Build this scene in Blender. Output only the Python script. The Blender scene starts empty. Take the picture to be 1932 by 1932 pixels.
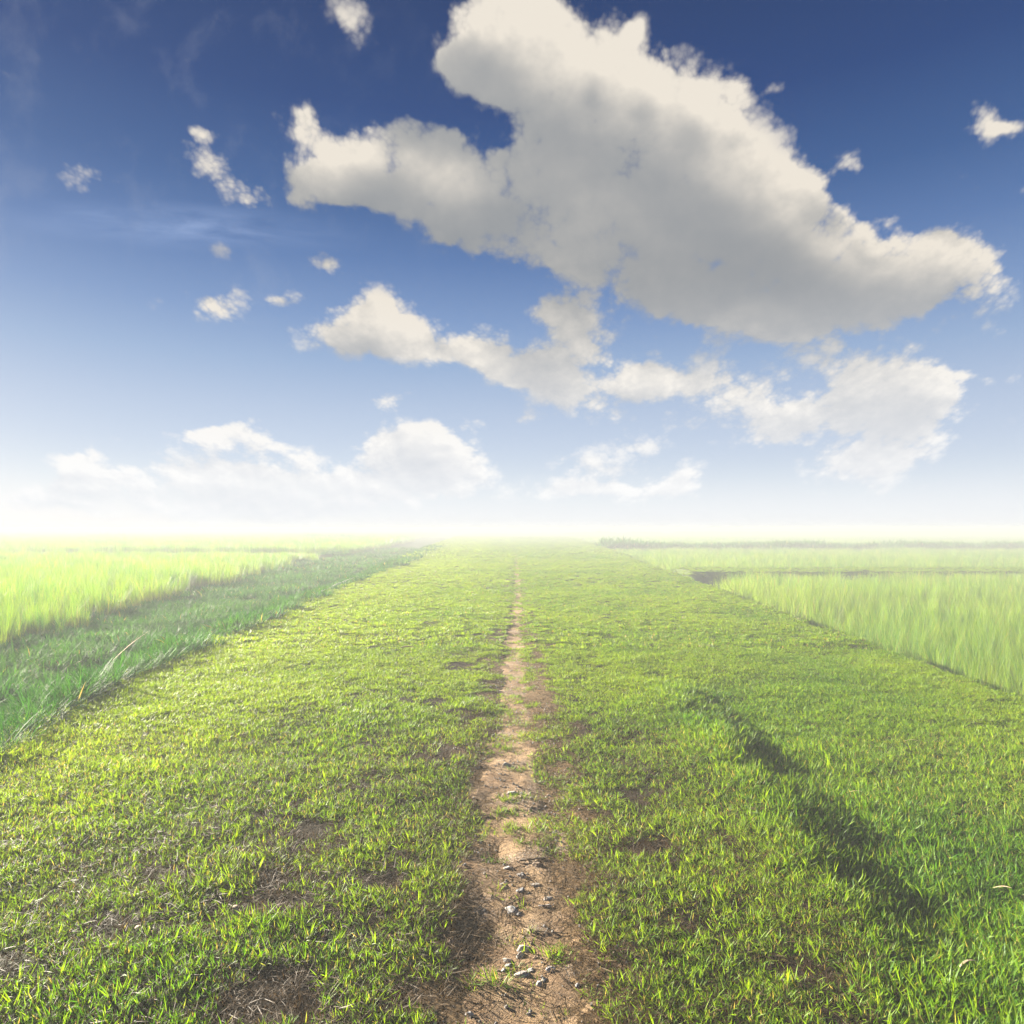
import bpy, bmesh, math, random
import numpy as np
from mathutils import Vector, Matrix, Euler

R = math.radians
SC = bpy.context.scene
COL = SC.collection
rng = np.random.default_rng(7)
random.seed(7)

# ------------------------------------------------------------------ camera, light, exposure
CAM_H = 1.60
FOC = 1288.0                                  # focal length of the reference in its 1932 px wide reading
cam_d = bpy.data.cameras.new("camera")
cam = bpy.data.objects.new("camera", cam_d)
COL.objects.link(cam)
cam.location = (0, 0, CAM_H)
cam.rotation_euler = (R(90), 0, 0)
cam_d.sensor_width = 36
cam_d.lens = 24
cam_d.shift_y = 31.0 / 1932
cam_d.clip_start = 0.05
cam_d.clip_end = 5000
SC.camera = cam

SUN_EL, SUN_AZ = R(15.0), R(-55.0)             # azimuth from the view direction, negative is left
sun_dir = Vector((math.sin(SUN_AZ) * math.cos(SUN_EL), math.cos(SUN_AZ) * math.cos(SUN_EL), math.sin(SUN_EL)))
sun_d = bpy.data.lights.new("sun", 'SUN')
sun = bpy.data.objects.new("sun", sun_d)
COL.objects.link(sun)
sun.rotation_euler = sun_dir.to_track_quat('Z', 'Y').to_euler()
sun_d.energy = 5.0
sun_d.angle = R(0.6)
sun_d.color = (1.0, 0.90, 0.74)

EXPOSURE = 3.15
vs = SC.view_settings
vs.view_transform = 'Standard'
vs.look = 'None'
vs.exposure = EXPOSURE
vs.gamma = 1
vs.use_curve_mapping = False
cy = SC.cycles
cy.max_bounces = 6
cy.diffuse_bounces = 3
cy.glossy_bounces = 2
cy.transmission_bounces = 4
cy.transparent_max_bounces = 8
cy.volume_bounces = 1
cy.use_adaptive_sampling = True
cy.adaptive_threshold = 0.02

SKY_STRENGTH = 0.1
GAIN = 1.0 / (SKY_STRENGTH * 2 ** EXPOSURE)

FOG_DENSITY = 0.0158


def lin(r, g, b):
    f = lambda c: (c / 255 / 12.92) if c / 255 <= 0.04045 else ((c / 255 + 0.055) / 1.055) ** 2.4
    return (f(r), f(g), f(b), 1.0)


# ------------------------------------------------------------------ node helper
class NT:
    def __init__(self, tree):
        self.t = tree
        self.n = tree.nodes
        self.l = tree.links

    def new(self, kind, **kw):
        nd = self.n.new(kind)
        for k, v in kw.items():
            setattr(nd, k, v)
        return nd

    def put(self, sock, v):
        if isinstance(v, bpy.types.NodeSocket):
            self.l.new(v, sock)
        elif v is not None:
            sock.default_value = v

    def math(self, op, a, b=None, c=None, clamp=False):
        nd = self.new('ShaderNodeMath', operation=op, use_clamp=clamp)
        self.put(nd.inputs[0], a)
        if b is not None: self.put(nd.inputs[1], b)
        if c is not None: self.put(nd.inputs[2], c)
        return nd.outputs[0]

    def vec(self, op, a, b=None, scale=None):
        nd = self.new('ShaderNodeVectorMath', operation=op)
        self.put(nd.inputs[0], a)
        if b is not None: self.put(nd.inputs[1], b)
        if scale is not None: self.put(nd.inputs['Scale'], scale)
        return nd.outputs['Value'] if op in ('LENGTH', 'DOT_PRODUCT', 'DISTANCE') else nd.outputs[0]

    def xyz(self, x, y, z):
        nd = self.new('ShaderNodeCombineXYZ')
        for i, v in enumerate((x, y, z)): self.put(nd.inputs[i], v)
        return nd.outputs[0]

    def sep(self, v):
        nd = self.new('ShaderNodeSeparateXYZ')
        self.put(nd.inputs[0], v)
        return nd.outputs

    def smooth(self, v, lo, hi, a=0.0, b=1.0):
        nd = self.new('ShaderNodeMapRange', interpolation_type='SMOOTHSTEP')
        self.put(nd.inputs[0], v)
        for i, x in zip((1, 2, 3, 4), (lo, hi, a, b)): self.put(nd.inputs[i], x)
        return nd.outputs[0]

    def noise(self, vec, scale, detail=4, rough=0.55, dist=0.0, out='Fac'):
        nd = self.new('ShaderNodeTexNoise')
        if vec is not None: self.put(nd.inputs['Vector'], vec)
        self.put(nd.inputs['Scale'], scale)
        self.put(nd.inputs['Detail'], detail)
        self.put(nd.inputs['Roughness'], rough)
        self.put(nd.inputs['Distortion'], dist)
        return nd.outputs[out]

    def mix(self, f, a, b, blend='MIX'):
        nd = self.new('ShaderNodeMix', data_type='RGBA', blend_type=blend)
        self.put(nd.inputs[0], f)
        self.put(nd.inputs[6], a)
        self.put(nd.inputs[7], b)
        return nd.outputs[2]

    def ramp(self, f, stops, interp='LINEAR'):
        nd = self.new('ShaderNodeValToRGB')
        nd.color_ramp.interpolation = interp
        el = nd.color_ramp.elements
        while len(el) > 1: el.remove(el[-1])
        el[0].position, el[0].color = stops[0]
        for p, c in stops[1:]:
            e = el.new(p)
            e.color = c
        self.put(nd.inputs[0], f)
        return nd.outputs[0]


# ------------------------------------------------------------------ sky with clouds (world)
# banks of cloud: centre and radii measured on the celestial sphere through its tangent plane, (x, y, rx, ry, tilt, weight)
CLOUDS = [
    # great cloud
    (945, 105, 120, 95, 0, 1.03), (1070, 105, 160, 105, 20, 1.15), (1200, 190, 190, 120, 32, 1.26), (1335, 285, 200, 110, 38, 1.15),
    (1480, 370, 190, 95, 35, 1.15), (1280, 470, 230, 130, 0, 1.26), (1470, 495, 270, 115, 12, 1.38), (1690, 500, 200, 75, 14, 1.26),
    (1835, 488, 115, 66, 16, 1.26), (1340, 595, 220, 62, 10, 1.03), (1600, 585, 200, 48, -6, 0.92), (1605, 312, 62, 40, 30, 0.92),
    (1095, 480, 110, 62, 0, 0.92), (1212, 62, 24, 34, 15, 0.69), (1280, 100, 30, 26, 0, 0.57), (860, 30, 55, 45, 0, 0.57), (840, 140, 50, 36, 20, 0.57),
    (1375, 165, 48, 42, 20, 0.80), (1140, 310, 110, 80, 20, 0.63), (1200, 390, 120, 80, 0, 0.69), (1700, 400, 40, 26, 30, 0.57),
    (890, 150, 95, 60, 15, 1.03), (1025, 225, 110, 66, 20, 1.03), (1060, 335, 85, 75, 0, 0.80), (975, 300, 80, 55, 0, 0.80),
    (975, 0, 105, 60, 0, 1.03),
    # second cloud
    (790, 330, 150, 85, 5, .9), (1000, 400, 90, 70, 0, .6), (1050, 420, 80, 60, 0, .5),
    (640, 355, 90, 45, 10, 0.92), (690, 305, 150, 88, 5, 1.26), (790, 262, 100, 62, 0, 1.15), (840, 375, 170, 75, 10, 1.26), (945, 350, 110, 58, -15, 1.03),
    (890, 450, 130, 52, 10, 1.03), (585, 225, 44, 56, 0, 1.09), (590, 345, 100, 40, -15, 1.15), (1030, 310, 70, 60, 0, 0.63), (570, 395, 60, 24, 15, 0.69),
    # shreds to its left
    (450, 372, 100, 36, 26, 0.94), (405, 305, 80, 34, 42, 0.88), (385, 258, 60, 24, 20, 0.77), (172, 345, 75, 42, 12, 0.94), (125, 185, 75, 30, 8, 0.66),
    (670, 50, 100, 44, 52, 0.83), (402, 568, 79, 52, 0, 1.28), (530, 550, 44, 22, 0, 0.88), (607, 487, 46, 28, 20, 0.94), (425, 467, 32, 18, 0, 0.72), (308, 518, 30, 9, 0, 0.61),
    # middle row
    (695, 590, 90, 54, 15, 1.09), (765, 628, 105, 54, 5, 1.09), (640, 630, 88, 40, 0, 1.09), (740, 665, 110, 26, 0, 0.69), (900, 668, 99, 47, 5, 1.04), (875, 582, 44, 21, 10, 0.74),
    (1040, 600, 88, 52, 15, 0.89), (1085, 655, 94, 65, 20, 0.98), (1095, 735, 148, 66, 15, 1.09), (975, 700, 94, 42, 20, 0.98),
    (718, 757, 92, 27, 0, 0.98), (982, 801, 44, 19, -10, 0.86), (870, 800, 44, 14, 0, 0.61),
    # lower right
    (1230, 713, 48, 35, -10, 1.18), (1340, 735, 165, 59, 5, 1.13), (1650, 705, 170, 73, -5, 1.13), (1590, 785, 182, 58, -8, 1.17),
    (1765, 725, 62, 45, 20, 0.89), (1465, 820, 73, 36, -10, 1.01), (1720, 795, 105, 54, -12, 1.22), (1640, 880, 160, 49, -5, 1.31), (1850, 712, 55, 15, 10, 0.69), (1290, 810, 77, 23, 5, 0.71),
    # along the horizon
    (405, 812, 116, 32, -5, 1.04), (500, 848, 138, 34, 12, 1.04), (150, 866, 61, 30, -10, 1.04), (195, 895, 77, 30, 0, 0.95), (400, 895, 198, 39, 5, 0.95),
    (90, 935, 176, 37, -8, 0.95), (520, 920, 176, 41, 5, 0.95), (300, 955, 264, 39, 0, 0.95), (735, 846, 116, 39, -8, 1.04), (812, 830, 94, 43, 10, 1.04),
    (865, 885, 94, 58, 12, 1.04), (760, 910, 143, 49, 0, 0.95), (620, 945, 176, 39, 0, 0.86), (1110, 880, 97, 34, 10, 0.99), (1060, 928, 110, 26, 0, 0.95),
    (1190, 928, 143, 28, 0, 0.95), (1285, 905, 66, 41, -15, 1.04), (480, 982, 165, 24, 0, 0.86), (1210, 845, 66, 22, 0, 0.69),
    # right border
    (1880, 245, 86, 28, -8, 1.10), (1875, 212, 36, 34, 20, 0.80), (1838, 352, 30, 26, 20, 0.85), (1918, 340, 30, 32, 0, 0.70), (1820, 310, 32, 13, 0, 0.60), (1453, 158, 26, 28, 0, 0.60),
]


def bulk_group():
    """Bulk of cloud in a direction: soft heaps laid together."""
    g = bpy.data.node_groups.new("cloud_bulk", 'ShaderNodeTree')
    g.interface.new_socket("uv", in_out='INPUT', socket_type='NodeSocketVector')
    g.interface.new_socket("bulk", in_out='OUTPUT', socket_type='NodeSocketFloat')
    n = NT(g)
    gi = n.new('NodeGroupInput')
    go = n.new('NodeGroupOutput')
    uv = gi.outputs[0]
    acc = 0.0
    for i, (x, y, rx, ry, tilt, wt) in enumerate(CLOUDS):
        if i and i % 16 == 0:                       # keeps the shader's stack short
            nd = n.new('ShaderNodeVectorMath', operation='MULTIPLY_ADD')
            n.put(nd.inputs[0], n.xyz(acc, acc, 0.0))
            nd.inputs[1].default_value = (1e-7, 1e-7, 0.0)
            n.l.new(gi.outputs[0], nd.inputs[2])
            uv = nd.outputs[0]
        m = n.new('ShaderNodeMapping', vector_type='TEXTURE')
        n.put(m.inputs['Vector'], uv)
        m.inputs['Location'].default_value = ((x - 966) / FOC, (998 - y) / FOC, 0)
        m.inputs['Rotation'].default_value = (0, 0, R(-tilt))
        m.inputs['Scale'].default_value = (rx / FOC, ry / FOC, 1e4)
        q2 = n.vec('DOT_PRODUCT', m.outputs[0], m.outputs[0])
        acc = n.math('MULTIPLY_ADD', n.math('POWER', 0.27, q2), wt, acc)
    n.put(go.inputs[0], acc)
    return g


def billow_group():
    """Fine structure of the cloud edges, -1 to 1 or so."""
    g = bpy.data.node_groups.new("cloud_billow", 'ShaderNodeTree')
    g.interface.new_socket("p", in_out='INPUT', socket_type='NodeSocketVector')
    g.interface.new_socket("billow", in_out='OUTPUT', socket_type='NodeSocketFloat')
    n = NT(g)
    gi = n.new('NodeGroupInput')
    go = n.new('NodeGroupOutput')
    p = gi.outputs[0]
    n1 = n.noise(p, 9.0, 10, 0.62, 0.5)
    vo = n.new('ShaderNodeTexVoronoi', feature='F1')
    n.put(vo.inputs['Vector'], p)
    for k, v in (('Scale', 13.0), ('Detail', 3.0), ('Roughness', 0.6), ('Lacunarity', 2.3)):
        vo.inputs[k].default_value = v
    a = n.math('MULTIPLY', n.math('SUBTRACT', n1, 0.5), 2.8)
    b = n.math('MULTIPLY', n.math('SUBTRACT', 0.76, vo.outputs['Distance']), 1.5)
    n.put(go.inputs[0], n.math('ADD', a, b))
    return g


def build_world():
    w = bpy.data.worlds.new("World")
    SC.world = w
    w.use_nodes = True
    w.node_tree.nodes.clear()
    n = NT(w.node_tree)
    out = n.new('ShaderNodeOutputWorld')
    bg = n.new('ShaderNodeBackground')
    bg.inputs['Strength'].default_value = SKY_STRENGTH
    n.l.new(bg.outputs[0], out.inputs[0])
    d = n.new('ShaderNodeTexCoord').outputs['Generated']
    x, y, z = n.sep(d)
    sky = n.new('ShaderNodeTexSky', sky_type='NISHITA')
    sky.sun_disc = False
    sky.sun_elevation = SUN_EL
    sky.sun_rotation = SUN_AZ
    sky.air_density, sky.dust_density, sky.ozone_density = 1.0, 0.6, 2.0
    base = n.ramp(z, [(0.0, lin(246, 249, 253)), (0.03, lin(238, 244, 252)), (0.07, lin(222, 232, 246)), (0.12, lin(204, 217, 238)), (0.17, lin(188, 204, 230)),
                      (0.23, lin(162, 185, 219)), (0.29, lin(133, 160, 204)), (0.36, lin(101, 131, 182)), (0.43, lin(75, 105, 157)), (0.52, lin(56, 80, 132)),
                      (0.63, lin(48, 66, 110)), (1.0, lin(36, 48, 84))])
    nish = n.vec('SCALE', sky.outputs[0], scale=0.10)
    clear = n.mix(0.12, base, nish)
    yy = n.math('MAXIMUM', y, 0.08)
    u = n.math('DIVIDE', x, yy)
    v = n.math('DIVIDE', z, yy)
    uv = n.xyz(u, v, 0.0)
    def group(gr, v):
        g = n.new('ShaderNodeGroup', node_tree=gr)
        n.put(g.inputs[0], v)
        return g.outputs[0]

    def cloud_space(uv_):
        u_, v_, _ = n.sep(uv_)
        s_ = n.math('DIVIDE', 1.05, n.math('ADD', n.math('MAXIMUM', v_, 0.0), 0.75))
        return n.vec('SCALE', n.xyz(u_, 1.0, v_), scale=s_)

    bulk, billow = bulk_group(), billow_group()
    lift = n.math('ADD', 0.30, n.math('MULTIPLY', n.math('MAXIMUM', v, 0.0), 1.5))
    # ragged displacement of the heaps
    wn = n.noise(cloud_space(uv), 7.0, 3, 0.5, 0, 'Color')
    wuv = n.vec('ADD', uv, n.vec('SCALE', n.vec('SUBTRACT', wn, (0.5, 0.5, 0.5)), scale=n.math('MULTIPLY', lift, 0.085)))
    B = group(bulk, wuv)
    N0 = group(billow, cloud_space(uv))
    N1 = group(billow, cloud_space(n.vec('ADD', uv, n.vec('SCALE', (0.018, 0.030, 0.0), scale=lift))))
    BL = group(bulk, n.vec('ADD', wuv, n.vec('SCALE', (0.045, 0.075, 0.0), scale=lift)))
    cov = n.math('SUBTRACT', 1.0, n.math('POWER', 0.16, B))
    amp = n.math('MULTIPLY_ADD', n.smooth(B, 0.5, 1.6), -0.30, 0.60)
    D = n.math('ADD', n.math('SUBTRACT', cov, n.math('MULTIPLY_ADD', n.smooth(z, 0.02, 0.36), 0.12, 0.21)), n.math('MULTIPLY', N0, amp))
    alpha = n.math('MULTIPLY', n.smooth(D, -0.02, n.smooth(B, 0.4, 1.4, 0.75, 0.34)), n.smooth(B, 0.3, 1.1, 0.70, 1.0))
    # light that reaches a point of the cloud falls with the cloud between it and the sun above
    relief = n.math('MULTIPLY', n.math('SUBTRACT', N1, N0), n.smooth(B, 0.5, 2.2, 0.55, 0.26))
    depth = n.math('ADD', n.math('MULTIPLY', BL, n.smooth(z, 0.04, 0.34, 0.55, 1.12)), relief)
    lit = n.math('POWER', 0.40, n.math('MAXIMUM', n.math('SUBTRACT', depth, 0.14), 0.0))
    low = n.smooth(z, 0.02, 0.36)
    bright = n.mix(low, lin(255, 255, 255), lin(238, 230, 217))
    shade = n.mix(low, lin(214, 220, 230), lin(146, 151, 157))
    ccol = n.mix(lit, shade, bright)
    col = n.mix(alpha, clear, ccol)
    # thin high streak
    m = n.new('ShaderNodeMapping', vector_type='TEXTURE')
    n.put(m.inputs['Vector'], uv)
    m.inputs['Location'].default_value = ((330 - 966) / FOC, (998 - 428) / FOC, 0)
    m.inputs['Rotation'].default_value = (0, 0, R(-3))
    m.inputs['Scale'].default_value = (420 / FOC, 55 / FOC, 1e4)
    q = n.vec('LENGTH', m.outputs[0])
    sn = n.noise(n.xyz(n.math('MULTIPLY', u, 0.22), n.math('ADD', v, n.math('MULTIPLY', u, 0.08)), 0.0), 26, 6, 0.6, 0.4)
    streak = n.math('MULTIPLY', n.smooth(q, 1.0, 0.0), n.smooth(sn, 0.3, 0.72))
    vn = n.noise(n.vec('ADD', n.xyz(n.math('MULTIPLY', u, 1.3), v, 0.0), n.vec('SCALE', n.vec('SUBTRACT', wn, (0.5, 0.5, 0.5)), scale=0.12)), 9.0, 9, 0.66)
    veil = n.math('MULTIPLY', n.smooth(vn, 0.50, 0.74), n.math('MULTIPLY', n.smooth(u, 0.0, -0.35), n.smooth(v, 0.22, 0.40)))
    col = n.mix(n.math('MULTIPLY', veil, 0.09), col, lin(205, 207, 214))
    hz = n.smooth(z, 0.10, 0.0)
    col = n.mix(n.math('MULTIPLY', streak, 0.75), col, lin(160, 182, 222))
    col = n.mix(n.math('MULTIPLY', hz, 0.55), col, lin(248, 250, 253))
    col = n.vec('SCALE', col, scale=GAIN)
    n.l.new(col, bg.inputs['Color'])
    w.cycles.sampling_method = 'MANUAL'
    w.cycles.sample_map_resolution = 256


build_world()


# ------------------------------------------------------------------ small tools
def tag(o, label=None, cat=None, group=None, kind=None):
    if label: o['label'] = label
    if cat: o['category'] = cat
    if group: o['group'] = group
    if kind: o['kind'] = kind
    return o


def hash2(ix, iy, seed):
    h = (ix.astype(np.int64) * 374761393 + iy.astype(np.int64) * 668265263 + seed * 1442695041) & 0xffffffff
    h = ((h ^ (h >> 13)) * 1274126177) & 0xffffffff
    return ((h ^ (h >> 16)) & 0xffff) / 65535.0


def vnoise(x, y, seed=0):
    x, y = np.asarray(x, float), np.asarray(y, float)
    ix, iy = np.floor(x), np.floor(y)
    fx, fy = x - ix, y - iy
    fx, fy = fx * fx * (3 - 2 * fx), fy * fy * (3 - 2 * fy)
    a, b = hash2(ix, iy, seed), hash2(ix + 1, iy, seed)
    c, d = hash2(ix, iy + 1, seed), hash2(ix + 1, iy + 1, seed)
    return (a + (b - a) * fx) * (1 - fy) + (c + (d - c) * fx) * fy


def fbm(x, y, seed=0, octs=4, rough=0.5):
    s, a, t = 0, 1.0, 0
    for o in range(octs):
        s = s + a * vnoise(np.asarray(x) * 2 ** o + 17.3 * o, np.asarray(y) * 2 ** o - 9.1 * o, seed + o)
        t += a
        a *= rough
    return s / t


def sstep(a, b, x):
    t = np.clip((np.asarray(x, float) - a) / (b - a), 0, 1)
    return t * t * (3 - 2 * t)


def at(px, py, z=0.0):
    """Point of the field at height z for a spot of the reference read 1932 px wide (used once to measure the place)."""
    Y = (CAM_H - z) * FOC / (py - 998)
    return ((px - 966) * Y / FOC, Y)


# ------------------------------------------------------------------ shape of the land
PC = ([0, 2.2, 2.94, 3.4, 4.1, 5.1, 6.8, 10, 14, 20, 40], [.02, .01, .04, .02, .015, -.02, .02, .02, .10, .17, .25])     # path centre
PW = ([0, 2.2, 2.94, 3.4, 4.1, 5.1, 6.8, 10, 14, 20, 40], [.27, .26, .22, .27, .26, .19, .17, .13, .11, .09, .08])     # half width


def path_c(Y): return np.interp(Y, *PC) + 0.03 * (vnoise(Y * 1.3, Y * 0, 5) - .5)
def path_w(Y): return np.interp(Y, *PW)


XL = ([-50, 0, 4.8, 7, 10, 16, 40, 64, 200, 900], [-3.3, -3.4, -3.65, -4.05, -4.2, -4.5, -5.4, -6.8, -14, -40])
XRI = ([-50, 0, 6, 9, 12, 21, 34, 56, 200, 900], [4.4, 4.5, 4.72, 4.95, 5.02, 5.6, 6.2, 7.5, 15, 45])
XRICE = ([-50, 0, 9, 12, 19, 28, 45, 120, 900], [-6.6, -6.9, -7.5, -7.8, -8.9, -9.9, -11.5, -17, -60])                    # near edge of the left rice


def xl(Y): return np.interp(Y, *XL) + 0.22 * (fbm(Y * .8, Y * 0 + 3, 21, 3) - .5)
def xr(Y): return np.interp(Y, *XRI) + 0.26 * (fbm(Y * .7, Y * 0 + 8, 22, 3) - .5)
def xrice(Y): return np.interp(Y, *XRICE) + 0.35 * (fbm(Y * .5, Y * 0 + 5, 23, 3) - .5)


RIGHT_BUNDS = [(26.0, 29.0), (59, 62), (112, 116), (180, 186)]
LEFT_BUNDS = [(42.5, 45.5), (101, 107), (210, 218)]
LDEEP, RDEEP = -0.32, -0.70


def height(X, Y):
    X, Y = np.asarray(X, float), np.asarray(Y, float)
    a, b = xl(Y), xr(Y)
    z = 0.035 * (fbm(X * .8, Y * .8, 1, 3) - .5) + 0.035 * (fbm(X * 3.1, Y * 3.1, 2, 3) - .5) * sstep(60, 20, Y)
    # wheel rut: the turf steps down to the right of it
    rut = 1.55 + 0.45 * (fbm(Y * 1.1, Y * 0, 9, 3) - .5) + 0.25 * (fbm(X * 3.5, Y * 3.5, 12, 2) - .5)
    rd = .80 + .45 * fbm(Y * 1.4, X * .7, 13, 2)
    k = sstep(2.0, 3.0, Y) * sstep(8.5, 5.0, Y)
    z = z - 0.115 * k * rd * sstep(rut - .16, rut + .38, X) * sstep(4.0, 2.0, X)
    z = z + 0.025 * k * np.exp(-((X - rut + .25) / .25) ** 2)
    # worn hollow of the path
    pc, pw = path_c(Y), path_w(Y)
    z = z - 0.03 * np.exp(-((X - pc) / (pw * 1.25)) ** 2)
    # sandy hollow and a footprint in the path
    z = z - 0.020 * np.exp(-(((X + .09) / .13) ** 2 + ((Y - 2.64) / .16) ** 2)) - 0.020 * np.exp(-(((X + .075) / .05) ** 2 + ((Y - 3.46) / .11) ** 2))
    # left: shoulder down to a shallow overgrown ditch, then the paddy floor
    tl = sstep(0.1, -1.7, X - a)
    z = z * (1 - tl) + tl * (LDEEP + 0.10 * (fbm(X * .9, Y * .9, 4, 3) - .5))
    z = z - .20 * np.exp(-((X - a + 1.15) / .45) ** 2) * sstep(80, 30, Y)
    tr = sstep(-0.05, 0.26, X - b)
    z = z * (1 - tr) + tr * (RDEEP + 0.03 * (fbm(X * 2, Y * 2, 6, 2) - .5))
    for (y0, y1) in RIGHT_BUNDS:
        wob = 0.5 * (fbm(X * .25, X * 0 + y0, 31, 2) - .5)
        t = sstep(y0 - .5, y0, Y + wob) * sstep(y1 + .5, y1, Y + wob) * sstep(0.2, 1.1, X - b)
        z = z * (1 - t) + t * (-0.04 + 0.03 * (fbm(X, Y, 7, 2) - .5))
    for (y0, y1) in LEFT_BUNDS:
        t = sstep(y0 - .5, y0, Y) * sstep(y1 + .5, y1, Y) * sstep(-.4, -1.4, X - xrice(Y) - 1.2)
        z = z * (1 - t) + t * (-0.06)
    return z


def mesh_obj(name, verts, faces, mat, smooth=True, parent=None):
    me = bpy.data.meshes.new(name)
    if isinstance(verts, np.ndarray):
        me.vertices.add(len(verts))
        me.vertices.foreach_set("co", verts.astype(np.float32).ravel())
        f = np.asarray(faces, np.int32)
        k = f.shape[1]
        me.loops.add(f.size)
        me.loops.foreach_set("vertex_index", f.ravel())
        me.polygons.add(len(f))
        me.polygons.foreach_set("loop_start", np.arange(0, f.size, k, dtype=np.int32))
        me.update(calc_edges=True)
        me.validate()
    else:
        me.from_pydata(verts, [], faces)
    if mat: me.materials.append(mat)
    if smooth:
        me.polygons.foreach_set("use_smooth", np.ones(len(me.polygons), bool))
    o = bpy.data.objects.new(name, me)
    COL.objects.link(o)
    if parent: o.parent = parent
    return o


def grid_obj(name, xs, ys, zf, mat):
    X, Y = np.meshgrid(xs, ys)
    Z = zf(X, Y)
    v = np.stack([X, Y, Z], -1).reshape(-1, 3)
    nx, ny = len(xs), len(ys)
    i = np.arange(nx * ny).reshape(ny, nx)
    f = np.stack([i[:-1, :-1], i[:-1, 1:], i[1:, 1:], i[1:, :-1]], -1).reshape(-1, 4)
    return mesh_obj(name, v, f, mat)


def grow(a, b, step, ratio):
    out, s = [a], step
    while out[-1] < b:
        out.append(out[-1] + s)
        s *= ratio
    return out


# ------------------------------------------------------------------ materials
def material(name):
    m = bpy.data.materials.new(name)
    m.use_nodes = True
    m.node_tree.nodes.clear()
    n = NT(m.node_tree)
    out = n.new('ShaderNodeOutputMaterial')
    return m, n, out


def principled(n, out, color, rough=0.8, spec=0.3, bump=None, bump_d=0.01):
    p = n.new('ShaderNodeBsdfPrincipled')
    n.put(p.inputs['Base Color'], color)
    n.put(p.inputs['Roughness'], rough)
    n.put(p.inputs['Specular IOR Level'], spec)
    if bump is not None:
        b = n.new('ShaderNodeBump')
        b.inputs['Distance'].default_value = bump_d
        b.inputs['Strength'].default_value = 1.0
        n.put(b.inputs['Height'], bump)
        n.l.new(b.outputs[0], p.inputs['Normal'])
    n.l.new(p.outputs[0], out.inputs['Surface'])
    return p


def mat_ground():
    m, n, out = material("soil_and_thatch")
    co = n.new('ShaderNodeTexCoord').outputs['Object']
    a = n.noise(co, 3.0, 5, 0.6)
    b = n.noise(co, 40.0, 5, 0.7)
    c = n.mix(n.smooth(a, .35, .65), (.012, .008, .005, 1), (.024, .016, .009, 1))
    c = n.mix(n.smooth(b, .45, .75), c, (.038, .025, .012, 1))
    # sandier beside the worn strip
    px, py, pz = n.sep(co)
    nearp = n.smooth(n.math('ADD', n.math('ABSOLUTE', n.math('SUBTRACT', px, .04)), n.math('MULTIPLY', n.math('SUBTRACT', n.noise(co, 7.0, 4, .6), .5), .5)), .62, .26)
    c = n.mix(nearp, c, n.mix(n.smooth(b, .40, .62), (.065, .042, .020, 1), (.15, .098, .050, 1)))
    # moss and low growth on the ground away from the trodden strip
    x, y, z = n.sep(co)
    far = n.smooth(y, 6.0, 30.0)
    side = n.smooth(n.math('ABSOLUTE', x), .8, 2.5)
    g = n.math('MAXIMUM', n.math('MULTIPLY', side, .45), far)
    gc = n.mix(n.noise(co, 1.3, 4), (.045, .075, .010, 1), (.095, .140, .020, 1))
    c = n.mix(n.math('MULTIPLY', g, n.smooth(b, .30, .55)), c, gc)
    # wet mud of the paddies
    c = n.mix(n.smooth(z, -.15, -.40), c, (.018, .040, .009, 1))
    principled(n, out, c, .95, .1, n.math('ADD', b, n.math('MULTIPLY', a, .5)), .02)
    return m


def mat_path():
    m, n, out = material("sandy_soil")
    co = n.new('ShaderNodeTexCoord').outputs['Object']
    a = n.noise(co, 4.5, 4, 0.6)
    b = n.noise(co, 26.0, 6, 0.7)
    d = n.noise(co, 160.0, 3, 0.7)
    c = n.mix(n.smooth(a, .38, .62), (.23, .145, .076, 1), (.375, .255, .138, 1))
    c = n.mix(n.smooth(b, .48, .72), c, (.15, .100, .060, 1))
    gr = n.math('MULTIPLY', n.smooth(n.noise(co, 2.3, 3), .52, .66), n.smooth(d, .5, .6))
    c = n.mix(gr, c, (.36, .35, .34, 1))
    c = n.mix(n.smooth(d, .30, .60), n.mix(.6, c, (.09, .06, .04, 1)), c)
    h = n.math('ADD', n.math('MULTIPLY', d, .6), b)
    principled(n, out, c, .9, .2, h, .030)
    return m


def mat_grass(name, deep, light, root, trans=0.5, gloss=.35, rough=.42):
    """Blade: root to tip, varied per tuft through the 'tint' carried by each tuft."""
    m, n, out = material(name)
    t = n.new('ShaderNodeAttribute', attribute_name='along').outputs['Fac']
    tint = n.new('ShaderNodeAttribute', attribute_type='INSTANCER', attribute_name='tint').outputs['Fac']
    rb = n.new('ShaderNodeAttribute', attribute_name='blade').outputs['Fac']
    k = n.math('ADD', tint, n.math('MULTIPLY', n.math('SUBTRACT', rb, .5), .7), clamp=True)
    c = n.mix(k, deep, light)
    dry = n.smooth(n.math('ADD', rb, n.math('MULTIPLY', tint, .02)), .965, .985)
    c = n.mix(n.math('MULTIPLY', dry, .8), c, (.32, .22, .09, 1))
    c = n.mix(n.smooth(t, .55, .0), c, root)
    p = n.new('ShaderNodeBsdfPrincipled')
    n.put(p.inputs['Base Color'], c)
    n.put(p.inputs['Roughness'], rough)
    n.put(p.inputs['Specular IOR Level'], gloss)
    tr = n.new('ShaderNodeBsdfTranslucent')
    n.put(tr.inputs['Color'], n.mix(1.0, c, (1.42, 1.28, .75, 1), 'MULTIPLY'))
    mx = n.new('ShaderNodeMixShader')
    mx.inputs[0].default_value = trans
    n.l.new(p.outputs[0], mx.inputs[1])
    n.l.new(tr.outputs[0], mx.inputs[2])
    n.l.new(mx.outputs[0], out.inputs['Surface'])
    return m


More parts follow.
